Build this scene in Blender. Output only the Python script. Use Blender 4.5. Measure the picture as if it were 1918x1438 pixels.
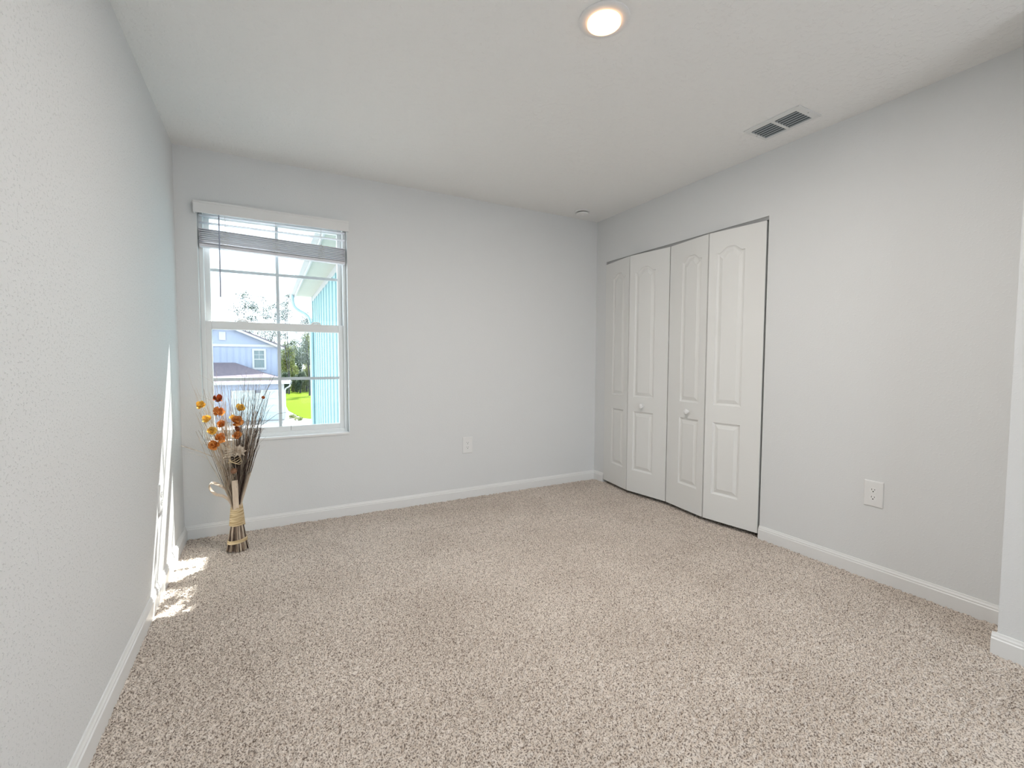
import bpy, bmesh, math, random
import numpy as np
from mathutils import Vector, Matrix

for o in list(bpy.data.objects):
    bpy.data.objects.remove(o)
scene = bpy.context.scene
COL = scene.collection

# ------------------------------------------------------------------ camera
cam_data = bpy.data.cameras.new('camera')
cam = bpy.data.objects.new('camera', cam_data)
COL.objects.link(cam)
r = Vector((0.8805258, -0.4739840, 0.0036667))
u = Vector((0.0210076, 0.0467519, 0.9986856))
b = Vector((-0.4735324, -0.8792915, 0.0511235))
M = Matrix(((r.x, u.x, b.x, 0.47499), (r.y, u.y, b.y, -0.23861), (r.z, u.z, b.z, 1.13477), (0, 0, 0, 1)))
cam.matrix_world = M
cam_data.sensor_width = 36.0
cam_data.lens = 36.0 * 854.94 / 1918.0
cam_data.clip_start = 0.02
cam_data.clip_end = 400
scene.camera = cam

# ------------------------------------------------------------------ world, sun, exposure
scene.view_settings.view_transform = 'Standard'
scene.view_settings.look = 'None'
scene.view_settings.gamma = 1.0
scene.view_settings.use_curve_mapping = False
scene.view_settings.exposure = 0.0

world = bpy.data.worlds.new('sky')
scene.world = world
world.use_nodes = True
wn = world.node_tree.nodes
wl = world.node_tree.links
wn.clear()
w_out = wn.new('ShaderNodeOutputWorld')
w_bg = wn.new('ShaderNodeBackground')
w_tc = wn.new('ShaderNodeTexCoord')
w_sep = wn.new('ShaderNodeSeparateXYZ')
w_ramp = wn.new('ShaderNodeValToRGB')
w_ramp.color_ramp.elements[0].position = 0.47
w_ramp.color_ramp.elements[0].color = (0.56, 0.60, 0.64, 1)
w_ramp.color_ramp.elements[1].position = 0.53
w_ramp.color_ramp.elements[1].color = (0.80, 0.905, 1.0, 1)
w_map = wn.new('ShaderNodeMapRange')
w_map.inputs['From Min'].default_value = -1
w_map.inputs['From Max'].default_value = 1
wl.new(w_tc.outputs['Generated'], w_sep.inputs[0])
wl.new(w_sep.outputs['Z'], w_map.inputs['Value'])
wl.new(w_map.outputs['Result'], w_ramp.inputs['Fac'])
wl.new(w_ramp.outputs['Color'], w_bg.inputs['Color'])
w_bg.inputs['Strength'].default_value = 6.0
wl.new(w_bg.outputs[0], w_out.inputs[0])

sun_data = bpy.data.lights.new('sun', 'SUN')
sun_data.energy = 30.0
sun_data.angle = math.radians(0.53)
sun_data.color = (1.0, 0.96, 0.90)
sun = bpy.data.objects.new('sun', sun_data)
COL.objects.link(sun)
sun.rotation_euler = Vector((0.40, 1.0, 1.724)).to_track_quat('Z', 'Y').to_euler()
sun.location = (6, 15, 25)

# ------------------------------------------------------------------ materials
def mat(name, color, rough=0.5, spec=0.5, metal=0.0):
    m = bpy.data.materials.new(name)
    m.use_nodes = True
    p = m.node_tree.nodes['Principled BSDF']
    p.inputs['Base Color'].default_value = (*color, 1)
    p.inputs['Roughness'].default_value = rough
    p.inputs['Specular IOR Level'].default_value = spec
    p.inputs['Metallic'].default_value = metal
    return m

def noise_bump(m, scale, strength, dist, detail=2.0, lo=None, hi=None, rough=0.5):
    nt = m.node_tree
    tc = nt.nodes.new('ShaderNodeTexCoord')
    nz = nt.nodes.new('ShaderNodeTexNoise')
    nz.inputs['Scale'].default_value = scale
    nz.inputs['Detail'].default_value = detail
    nz.inputs['Roughness'].default_value = rough
    bp = nt.nodes.new('ShaderNodeBump')
    bp.inputs['Strength'].default_value = strength
    bp.inputs['Distance'].default_value = dist
    nt.links.new(tc.outputs['Object'], nz.inputs['Vector'])
    src = nz.outputs['Fac']
    if lo is not None:
        mr = nt.nodes.new('ShaderNodeMapRange')
        mr.interpolation_type = 'SMOOTHSTEP'
        mr.inputs['From Min'].default_value = lo
        mr.inputs['From Max'].default_value = hi
        nt.links.new(src, mr.inputs['Value'])
        src = mr.outputs['Result']
    nt.links.new(src, bp.inputs['Height'])
    nt.links.new(bp.outputs['Normal'], nt.nodes['Principled BSDF'].inputs['Normal'])
    return m

def noise_color(m, scale, c1, c2, lo=0.35, hi=0.65, detail=3.0, stretch=None):
    nt = m.node_tree
    tc = nt.nodes.new('ShaderNodeTexCoord')
    nz = nt.nodes.new('ShaderNodeTexNoise')
    nz.inputs['Scale'].default_value = scale
    nz.inputs['Detail'].default_value = detail
    vec = tc.outputs['Object']
    if stretch:
        mp = nt.nodes.new('ShaderNodeMapping')
        mp.inputs['Scale'].default_value = stretch
        nt.links.new(vec, mp.inputs['Vector'])
        vec = mp.outputs['Vector']
    nt.links.new(vec, nz.inputs['Vector'])
    rp = nt.nodes.new('ShaderNodeValToRGB')
    rp.color_ramp.elements[0].position = lo
    rp.color_ramp.elements[0].color = (*c1, 1)
    rp.color_ramp.elements[1].position = hi
    rp.color_ramp.elements[1].color = (*c2, 1)
    nt.links.new(nz.outputs['Fac'], rp.inputs['Fac'])
    nt.links.new(rp.outputs['Color'], nt.nodes['Principled BSDF'].inputs['Base Color'])
    return m

WALL = (0.785, 0.795, 0.795)
m_wall = noise_bump(mat('wall_paint', WALL, 0.6, 0.25), 120, 0.60, 0.003, 2.0, 0.56, 0.72)
m_wall2 = noise_bump(mat('smooth_wall_paint', WALL, 0.6, 0.25), 110, 0.18, 0.002, 2.0, 0.52, 0.75)
m_ceil = noise_bump(mat('ceiling_texture', (0.91, 0.91, 0.895), 0.8, 0.15), 46, 0.32, 0.0045, 3.0, 0.52, 0.66)
m_trim = mat('white_trim_paint', (0.84, 0.84, 0.83), 0.35, 0.4)
m_door = noise_bump(mat('white_door_paint', (0.83, 0.83, 0.81), 0.42, 0.4), 45, 0.06, 0.002)
m_vinyl = mat('white_vinyl', (0.84, 0.86, 0.86), 0.4, 0.4)
m_grille = mat('grille_bar', (0.62, 0.70, 0.74), 0.4, 0.4)
m_slat = mat('blind_slat', (0.80, 0.80, 0.84), 0.5, 0.3)
m_cord = mat('blind_cord', (0.75, 0.75, 0.72), 0.8, 0.1)
m_wand = mat('clear_wand', (0.42, 0.45, 0.55), 0.3, 0.5)
m_plastic = mat('white_plastic', (0.85, 0.85, 0.84), 0.35, 0.5)
m_recept = mat('receptacle_plastic', (0.88, 0.88, 0.87), 0.3, 0.5)
m_dark = mat('dark_slot', (0.03, 0.028, 0.027), 0.6, 0.2)
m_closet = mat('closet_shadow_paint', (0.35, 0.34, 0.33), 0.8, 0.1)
m_track = mat('track_metal', (0.45, 0.45, 0.45), 0.4, 0.5, 0.6)
m_ventw = mat('vent_enamel', (0.80, 0.81, 0.80), 0.4, 0.4)
m_ventd = mat('vent_duct', (0.035, 0.04, 0.042), 0.7, 0.2)
m_vents = mat('vent_slat_grey', (0.36, 0.40, 0.42), 0.5, 0.3)
m_lighttrim = mat('fixture_trim', (0.84, 0.83, 0.82), 0.5, 0.3)

m_lens = bpy.data.materials.new('lamp_lens')
m_lens.use_nodes = True
nt = m_lens.node_tree
nt.nodes.clear()
e_out = nt.nodes.new('ShaderNodeOutputMaterial')
e_em = nt.nodes.new('ShaderNodeEmission')
e_em.inputs['Color'].default_value = (1.0, 0.54, 0.27, 1)
e_em.inputs['Strength'].default_value = 4.2
nt.links.new(e_em.outputs[0], e_out.inputs[0])

# tinted low-e window glass: straight-through transparency with a weak mirror
m_glass = bpy.data.materials.new('tinted_glass')
m_glass.use_nodes = True
nt = m_glass.node_tree
nt.nodes.clear()
g_out = nt.nodes.new('ShaderNodeOutputMaterial')
g_tr = nt.nodes.new('ShaderNodeBsdfTransparent')
g_tr.inputs['Color'].default_value = (0.74, 0.765, 0.77, 1)
g_gl = nt.nodes.new('ShaderNodeBsdfGlossy')
g_gl.inputs['Roughness'].default_value = 0.02
g_mx = nt.nodes.new('ShaderNodeMixShader')
g_mx.inputs['Fac'].default_value = 0.008
nt.links.new(g_tr.outputs[0], g_mx.inputs[1])
nt.links.new(g_gl.outputs[0], g_mx.inputs[2])
nt.links.new(g_mx.outputs[0], g_out.inputs[0])

# carpet: tan yarn; brown flecks paint the shade in gaps between tufts
m_carpet = mat('tuft_shade_carpet', (0.4, 0.34, 0.3), 1.0, 0.0)
nt = m_carpet.node_tree
tc = nt.nodes.new('ShaderNodeTexCoord')
nz1 = nt.nodes.new('ShaderNodeTexNoise'); nz1.inputs['Scale'].default_value = 205; nz1.inputs['Detail'].default_value = 2.5
nz2 = nt.nodes.new('ShaderNodeTexNoise'); nz2.inputs['Scale'].default_value = 2.2; nz2.inputs['Detail'].default_value = 3
for q in (nz1, nz2):
    nt.links.new(tc.outputs['Object'], q.inputs['Vector'])
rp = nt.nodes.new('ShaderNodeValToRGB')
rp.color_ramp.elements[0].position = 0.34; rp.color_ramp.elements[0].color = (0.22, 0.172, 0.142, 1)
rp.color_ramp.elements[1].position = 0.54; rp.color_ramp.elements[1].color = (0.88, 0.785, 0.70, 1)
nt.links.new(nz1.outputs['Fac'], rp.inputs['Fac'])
rp2 = nt.nodes.new('ShaderNodeValToRGB')
rp2.color_ramp.elements[0].position = 0.35; rp2.color_ramp.elements[0].color = (0.90, 0.89, 0.88, 1)
rp2.color_ramp.elements[1].position = 0.65; rp2.color_ramp.elements[1].color = (1.0, 1.0, 1.0, 1)
nt.links.new(nz2.outputs['Fac'], rp2.inputs['Fac'])
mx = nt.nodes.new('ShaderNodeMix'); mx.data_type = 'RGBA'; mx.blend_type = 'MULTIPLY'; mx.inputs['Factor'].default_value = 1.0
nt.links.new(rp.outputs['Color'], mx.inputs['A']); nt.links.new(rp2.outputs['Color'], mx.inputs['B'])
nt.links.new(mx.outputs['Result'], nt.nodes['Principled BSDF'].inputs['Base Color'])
bp = nt.nodes.new('ShaderNodeBump'); bp.inputs['Strength'].default_value = 0.8; bp.inputs['Distance'].default_value = 0.006
nt.links.new(nz1.outputs['Fac'], bp.inputs['Height'])
nt.links.new(bp.outputs['Normal'], nt.nodes['Principled BSDF'].inputs['Normal'])

# ------------------------------------------------------------------ mesh helpers
class MB:
    def __init__(self):
        self.v = []; self.f = []
    def add(self, vs, fs):
        n = len(self.v)
        self.v += [tuple(p) for p in vs]
        self.f += [tuple(i + n for i in q) for q in fs]
        return self
    def box(self, x0, x1, y0, y1, z0, z1, mtx=None):
        vs = [Vector((x, y, z)) for z in (z0, z1) for y in (y0, y1) for x in (x0, x1)]
        if mtx is not None:
            vs = [mtx @ q for q in vs]
        return self.add(vs, [(0, 2, 3, 1), (4, 5, 7, 6), (0, 1, 5, 4), (2, 6, 7, 3), (0, 4, 6, 2), (1, 3, 7, 5)])
    def tube(self, pts, rads, n=6, cap=True):
        pts = [Vector(q) for q in pts]
        if not hasattr(rads, '__len__'):
            rads = [rads] * len(pts)
        vs = []
        t0 = (pts[1] - pts[0]).normalized()
        nrm = t0.orthogonal().normalized()
        for i, q in enumerate(pts):
            t = (pts[min(i + 1, len(pts) - 1)] - pts[max(i - 1, 0)])
            t = t.normalized() if t.length > 1e-9 else t0
            nrm = (nrm - t * nrm.dot(t))
            nrm = nrm.normalized() if nrm.length > 1e-6 else t.orthogonal().normalized()
            bn = t.cross(nrm)
            for k in range(n):
                a = 2 * math.pi * k / n
                vs.append(q + (nrm * math.cos(a) + bn * math.sin(a)) * rads[i])
        fs = []
        for i in range(len(pts) - 1):
            for k in range(n):
                k2 = (k + 1) % n
                fs.append((i * n + k, i * n + k2, (i + 1) * n + k2, (i + 1) * n + k))
        if cap:
            fs.append(tuple(range(n - 1, -1, -1)))
            fs.append(tuple(range((len(pts) - 1) * n, len(pts) * n)))
        return self.add(vs, fs)
    def lathe(self, prof, n=32, mtx=None, cap=True):
        vs = []
        for rr, z in prof:
            for k in range(n):
                a = 2 * math.pi * k / n
                q = Vector((rr * math.cos(a), rr * math.sin(a), z))
                vs.append(mtx @ q if mtx is not None else q)
        fs = []
        for i in range(len(prof) - 1):
            for k in range(n):
                k2 = (k + 1) % n
                fs.append((i * n + k, i * n + k2, (i + 1) * n + k2, (i + 1) * n + k))
        if cap:
            fs.append(tuple(range(n - 1, -1, -1)))
            fs.append(tuple(range((len(prof) - 1) * n, len(prof) * n)))
        return self.add(vs, fs)
    def extrude(self, prof, a, b, out):
        """profile (d, z) swept from a to b (xy points); d runs along 'out'."""
        a = Vector((a[0], a[1], 0)); b = Vector((b[0], b[1], 0)); o = Vector((out[0], out[1], 0))
        n = len(prof)
        vs = [p0 + o * d + Vector((0, 0, z)) for p0 in (a, b) for d, z in prof]
        fs = [(i, (i + 1) % n, n + (i + 1) % n, n + i) for i in range(n)]
        fs += [tuple(range(n - 1, -1, -1)), tuple(range(n, 2 * n))]
        return self.add(vs, fs)
    def prism(self, poly, axis, lo, hi):
        """poly in the two other axes, extruded along axis."""
        def mk(p, t):
            if axis == 'x': return (t, p[0], p[1])
            if axis == 'y': return (p[0], t, p[1])
            return (p[0], p[1], t)
        n = len(poly)
        vs = [mk(p, lo) for p in poly] + [mk(p, hi) for p in poly]
        fs = [(i, (i + 1) % n, n + (i + 1) % n, n + i) for i in range(n)]
        fs += [tuple(range(n - 1, -1, -1)), tuple(range(n, 2 * n))]
        return self.add(vs, fs)
    def build(self, name, material, parent=None, smooth=False, bevel=0.0, fix=True):
        me = bpy.data.meshes.new(name)
        me.from_pydata(self.v, [], self.f)
        if fix:
            bm = bmesh.new(); bm.from_mesh(me)
            bmesh.ops.recalc_face_normals(bm, faces=bm.faces)
            bm.to_mesh(me); bm.free()
        if smooth:
            me.polygons.foreach_set('use_smooth', [True] * len(me.polygons))
            me.set_sharp_from_angle(angle=math.radians(35))
        me.materials.append(material)
        o = bpy.data.objects.new(name, me)
        COL.objects.link(o)
        if parent is not None:
            o.parent = parent
            o.matrix_parent_inverse = Matrix.Identity(4)
            # geometry was written in world space: move it into the parent's space
            off = world_loc(parent)
            me.transform(Matrix.Translation(-off))
        if bevel:
            bv = o.modifiers.new('bevel', 'BEVEL'); bv.width = bevel; bv.segments = 2; bv.limit_method = 'ANGLE'
        return o

def world_loc(o):
    l = Vector(o.location)
    while o.parent is not None:
        o = o.parent; l += Vector(o.location)
    return l

def tag(o, label=None, cat=None, group=None, kind=None):
    if label: o['label'] = label
    if cat: o['category'] = cat
    if group: o['group'] = group
    if kind: o['kind'] = kind
    return o

def empty(name, loc, label=None, cat=None, group=None, kind=None):
    o = bpy.data.objects.new(name, None)
    o.empty_display_size = 0.1
    COL.objects.link(o)
    o.location = loc
    return tag(o, label, cat, group, kind)

def dup(root, loc, rotz=0.0):
    c = root.copy(); COL.objects.link(c); c.location = loc; c.rotation_euler = (0, 0, rotz)
    for ch in list(root.children):
        k = ch.copy(); COL.objects.link(k); k.parent = c
        for g in list(ch.children):
            s = g.copy(); COL.objects.link(s); s.parent = k
    return c

# ------------------------------------------------------------------ room dimensions
W, D, H = 3.256, 3.239, 2.44
YR = -2.60            # rear wall (behind the camera)
WX0, WX1, WZ0, WZ1 = 0.113, 1.002, 0.606, 2.105     # window opening
CY0, CY1, CZ = 1.552, 3.098, 2.043                  # closet opening
BX, BY = 2.972, 0.386                               # bump-out of the right wall

# floor: carpet pile as a displaced height field
def carpet():
    rng = np.random.default_rng(4)
    x0, x1, y0, y1 = -0.005, 3.97, YR - 0.02, D + 0.01
    st = 0.0037
    xs = np.concatenate([np.arange(x0, 3.30, st), np.arange(3.30, x1 + .03, 0.03)])
    ys = np.concatenate([np.arange(y0, 0.22, 0.02), np.arange(0.22, y1 + st, st)])
    nx, ny = len(xs), len(ys)
    h = rng.standard_normal((ny, nx))
    k = np.array([1, 2, 1.0]); k /= k.sum()
    def blur(a, times):
        for _ in range(times):
            a = (np.roll(a, 1, 0) * k[0] + a * k[1] + np.roll(a, -1, 0) * k[2])
            a = (np.roll(a, 1, 1) * k[0] + a * k[1] + np.roll(a, -1, 1) * k[2])
        return a
    f = blur(h, 1)
    f /= f.std()
    g = blur(rng.standard_normal((ny, nx)), 40); g /= g.std()
    z = np.clip(f, -2.4, 1.2) * 0.0042 + g * 0.0006 - 0.0056
    X, Y = np.meshgrid(xs, ys)
    X = X + rng.uniform(-0.001, 0.001, X.shape); Y = Y + rng.uniform(-0.001, 0.001, X.shape)
    co = np.stack([X, Y, z], -1).reshape(-1, 3).astype(np.float32)
    idx = np.arange(nx * ny).reshape(ny, nx)
    q = np.stack([idx[:-1, :-1], idx[:-1, 1:], idx[1:, 1:], idx[1:, :-1]], -1).reshape(-1, 4)
    me = bpy.data.meshes.new('floor')
    me.vertices.add(len(co)); me.vertices.foreach_set('co', co.ravel())
    me.loops.add(q.size); me.loops.foreach_set('vertex_index', q.ravel().astype(np.int32))
    me.polygons.add(len(q)); me.polygons.foreach_set('loop_start', np.arange(0, q.size, 4, dtype=np.int32))
    me.polygons.foreach_set('use_smooth', np.ones(len(q), dtype=bool))
    me.update(calc_edges=True)
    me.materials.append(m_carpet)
    o = bpy.data.objects.new('floor', me); COL.objects.link(o)
    return tag(o, 'tan wall to wall carpet flecked with painted tuft shade, covering the room floor', 'carpet', kind='structure')
carpet()

def struct(o, label, cat):
    return tag(o, label, cat, kind='structure')

T = 0.15
struct(MB().box(-T, 0, YR - T, D + T, -0.3, H + 0.02).build('wall_left', m_wall), 'white textured wall running along the left side', 'wall')

def wall_with_hole(name, axis, lo, hi, a0, a1, z0, z1, h0, h1, hz0, hz1, material):
    """wall slab between lo..hi on axis, spanning a0..a1 and z0..z1 with one rectangular hole"""
    mb = MB()
    us = [a0, h0, h1, a1]; zs = [z0, hz0, hz1, z1]
    for i in range(3):
        for j in range(3):
            if i == 1 and j == 1 or zs[j + 1] - zs[j] < 1e-6: continue
            if axis == 'y': mb.box(us[i], us[i + 1], lo, hi, zs[j], zs[j + 1])
            else: mb.box(lo, hi, us[i], us[i + 1], zs[j], zs[j + 1])
    return mb.build(name, material)
struct(wall_with_hole('wall_back', 'y', D, D + T, 0.0, 4.1, -0.3, H + 0.02, WX0, WX1, WZ0, WZ1, m_wall2), 'white far wall holding the window', 'wall')
struct(wall_with_hole('wall_right', 'x', W, W + 0.11, BY - 0.05, D, -0.3, H + 0.02, CY0, CY1, -0.29, CZ, m_wall2), 'white right wall with the closet opening', 'wall')
struct(MB().box(BX, W + 0.2, YR - T, BY, -0.3, H + 0.02).build('wall_entry', m_wall2), 'white wall corner jutting in at the right edge', 'wall')
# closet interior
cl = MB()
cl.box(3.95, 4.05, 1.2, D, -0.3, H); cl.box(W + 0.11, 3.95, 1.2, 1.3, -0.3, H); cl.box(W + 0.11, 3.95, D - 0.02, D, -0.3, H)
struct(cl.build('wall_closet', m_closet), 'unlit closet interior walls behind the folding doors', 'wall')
# rear wall (behind the camera), wide window added to let in fill daylight
RX0, RX1, RZ0, RZ1 = 1.00, 2.72, 0.25, 1.95
struct(wall_with_hole('wall_rear', 'y', YR - T, YR, 0.0, BX, -0.3, H + 0.02, RX0, RX1, RZ0, RZ1, m_wall), 'white wall behind the viewer', 'wall')
rw = MB()
rw.box(RX0, RX1, YR - 0.10, YR - 0.04, RZ0, RZ0 + 0.05); rw.box(RX0, RX1, YR - 0.10, YR - 0.04, RZ1 - 0.05, RZ1)
rw.box(RX0, RX0 + 0.05, YR - 0.10, YR - 0.04, RZ0, RZ1); rw.box(RX1 - 0.05, RX1, YR - 0.10, YR - 0.04, RZ0, RZ1)
rw.box(1.875, 1.925, YR - 0.10, YR - 0.04, RZ0, RZ1)
struct(rw.build('added_rear_window', m_vinyl), 'wide unseen window added behind the viewer for fill daylight', 'window')
struct(MB().box(-T, 4.1, YR - T, D + T, H, H + 0.14).build('ceiling', m_ceil), 'white knockdown textured ceiling', 'ceiling')

# ------------------------------------------------------------------ baseboards
BP = [(0, -0.02), (0.014, -0.02), (0.014, 0.056), (0.0105, 0.060), (0.0105, 0.066), (0.0065, 0.072), (0.004, 0.079), (0.0, 0.080)]
def bboard(name, segs, label):
    mb = MB()
    for a, b, o in segs: mb.extrude(BP, a, b, o)
    return struct(mb.build(name, m_trim), label, 'baseboard')
bboard('baseboard_left', [((0, YR), (0, D), (1, 0))], 'white baseboard along the left wall')
bboard('baseboard_back', [((0, D), (W, D), (0, -1))], 'white baseboard under the window wall')
bboard('baseboard_right', [((W, BY), (W, CY0), (-1, 0))], 'white baseboard on the right wall below the outlet')
bboard('baseboard_corner', [((W, CY1), (W, D), (-1, 0))], 'short white baseboard left of the closet')
bboard('baseboard_entry', [((BX, YR), (BX, BY + 0.014), (-1, 0)), ((BX, BY), (W, BY), (0, 1))], 'white baseboard wrapping the jutting wall corner')

# ------------------------------------------------------------------ window
win = empty('window_1', (0.557, D + 0.1, WZ0), 'white single hung window with grilles in the far wall', 'window', kind='structure')
def frame_rect(mb, x0, x1, z0, z1, l, rr, bt, t, y0, y1):
    mb.box(x0, x0 + l, y0, y1, z0, z1); mb.box(x1 - rr, x1, y0, y1, z0, z1)
    mb.box(x0 + l, x1 - rr, y0, y1, z0, z0 + bt); mb.box(x0 + l, x1 - rr, y0, y1, z1 - t, z1)
    return mb
fr = MB()
frame_rect(fr, WX0, WX1, WZ0 + 0.001, WZ1, 0.024, 0.024, 0.026, 0.03, D + 0.052, D + 0.148)
fr.build('window_frame', m_vinyl, win, bevel=0.003)
us_ = frame_rect(MB(), WX0 + 0.022, WX1 - 0.022, 1.338, WZ1 - 0.028, 0.032, 0.032, 0.048, 0.030, D + 0.106, D + 0.138).build('upper_sash', m_vinyl, win, bevel=0.003)
ls_ = frame_rect(MB(), WX0 + 0.022, WX1 - 0.022, WZ0 + 0.024, 1.386, 0.034, 0.034, 0.040, 0.054, D + 0.070, D + 0.104).build('lower_sash', m_vinyl, win, bevel=0.003)
GX0, GX1 = WX0 + 0.05, WX1 - 0.05
def grille(z0, z1, zm, y, parent):
    mb = MB()
    mb.box(0.5465, 0.5665, y - 0.004, y + 0.004, z0, z1)
    mb.box(GX0, 0.5465, y - 0.004, y + 0.004, zm - 0.010, zm + 0.010)
    mb.box(0.5665, GX1, y - 0.004, y + 0.004, zm - 0.010, zm + 0.010)
    mb.build('grille', m_grille, parent, bevel=0.001)
grille(1.384, 2.049, 1.722, D + 0.122, us_)
grille(0.668, 1.334, 1.003, D + 0.087, ls_)
MB().box(GX0 - 0.004, GX1 + 0.004, D + 0.129, D + 0.132, 1.382, 2.051).build('glass_pane', m_glass, us_)
MB().box(GX0 - 0.004, GX1 + 0.004, D + 0.094, D + 0.097, 0.666, 1.336).build('glass_pane', m_glass, ls_)
for lx in (0.345, 0.795):
    k = MB()
    k.box(lx - 0.032, lx + 0.032, D + 0.074, D + 0.100, 1.386, 1.392)
    k.tube([(lx - 0.028, D + 0.086, 1.393), (lx - 0.010, D + 0.080, 1.400), (lx + 0.015, D + 0.082, 1.400), (lx + 0.03, D + 0.088, 1.394)], 0.005, 8)
    k.build('sash_lock', m_plastic, ls_, smooth=True)
MB().box(WX0 + 0.001, WX1 - 0.001, D - 0.008, D + 0.060, WZ0 - 0.012, WZ0 + 0.004).build('window_sill', m_trim, win, bevel=0.003)

# ------------------------------------------------------------------ window blind
blind = empty('window_blind', (0.555, D, 2.05), 'white horizontal slat blind raised to the top of the window', 'blind')
va = MB()
va.box(0.099, 1.010, D - 0.046, D - 0.034, 2.040, 2.108)
va.box(0.099, 0.110, D - 0.034, D, 2.040, 2.108); va.box(0.999, 1.010, D - 0.034, D, 2.040, 2.108)
va.box(0.099, 1.010, D - 0.050, D - 0.034, 2.100, 2.112)
va.build('valance', m_trim, blind, bevel=0.003)
MB().box(WX0 + 0.006, WX1 - 0.006, D + 0.004, D + 0.052, 2.066, 2.100).build('headrail', m_vinyl, blind, bevel=0.002)
def slat(z0, z1, tilt=0.0, name='slat', th=0.0028, jit=0.0):
    # z0 at the left end, z1 at the right end, slightly crowned across its depth
    ya, yb = D + 0.006 + jit, D + 0.054 + jit
    n = 6; mb = MB(); vs = []; fs = []
    for xx, zz in ((WX0 + 0.008, z0), (WX1 - 0.012, z1)):
        for s in (0, 1):
            for i in range(n + 1):
                t = i / n
                crown = 0.0015 * (1 - (2 * t - 1) ** 2)
                vs.append((xx, ya + (yb - ya) * t, zz + crown + s * th + tilt * (t - 0.5)))
    m = 2 * (n + 1)
    for s in (0, 1):
        for i in range(n):
            a = s * (n + 1) + i
            fs.append((a, a + 1, m + a + 1, m + a))
    for i in (0, n):
        fs.append((i, n + 1 + i, m + n + 1 + i, m + i))
    fs.append(tuple(range(n + 1)) + tuple(range(2 * n + 1, n, -1)))
    fs.append(tuple(m + i for i in range(n + 1)) + tuple(m + i for i in range(2 * n + 1, n, -1)))
    mb.add(vs, fs)
    return mb.build(name, m_slat, blind)
rnd = random.Random(3)
slat(2.040, 2.040); slat(1.996, 1.990)
NS = 8
for i in range(NS):
    t = i / (NS - 1)
    zl = 1.868 + t * 0.086; zr = 1.842 + t * 0.082
    slat(zl + rnd.uniform(-.0005, .0005), zr + rnd.uniform(-.0005, .0005), jit=rnd.uniform(-0.005, 0.005), th=0.0048)
br = MB()
x0, x1 = WX0 + 0.008, WX1 - 0.012
br.add([(x0, D + .006, 1.846), (x1, D + .006, 1.820), (x1, D + .054, 1.820), (x0, D + .054, 1.846),
        (x0, D + .006, 1.864), (x1, D + .006, 1.838), (x1, D + .054, 1.838), (x0, D + .054, 1.864)],
       [(0, 3, 2, 1), (4, 5, 6, 7), (0, 1, 5, 4), (2, 3, 7, 6), (1, 2, 6, 5), (0, 4, 7, 3)])
br.build('bottom_rail', m_slat, blind, bevel=0.002)
for lx in (0.262, 0.551, 0.832):
    zb = 1.846 - (lx - x0) / (x1 - x0) * 0.026
    # one string: down the front of the open slats, then bunched slack in front of the stack
    pts = [(lx, D + 0.003, 2.066), (lx, D + 0.001, zb + .115)]
    for j in range(9, -1, -1):
        z = zb + 0.010 + j * 0.0105
        wdt = rnd.uniform(0.014, 0.023)
        for q in range(7):
            t = q / 6
            pts.append((lx + wdt * (t * 2 - 1) * (1 if j % 2 else -1), D - 0.004 - 0.005 * math.sin(math.pi * t) - 0.001 * (j % 3), z + 0.005 * math.sin(t * 9 + j) + 0.008 * (.5 - t)))
    MB().tube(pts, 0.0012, 5).build('ladder_cord', m_cord, blind, smooth=True, fix=False)
    MB().tube([(lx, D + 0.056, 2.066), (lx, D + 0.057, zb + .1)], 0.001, 5).build('lift_cord', m_cord, blind)
MB().tube([(0.2315, D - 0.010, 2.09), (0.2305, D - 0.012, 1.80), (0.2290, D - 0.012, 1.533)], [0.0035, 0.004, 0.0045], 6).build('tilt_wand', m_wand, blind, smooth=True)

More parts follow.
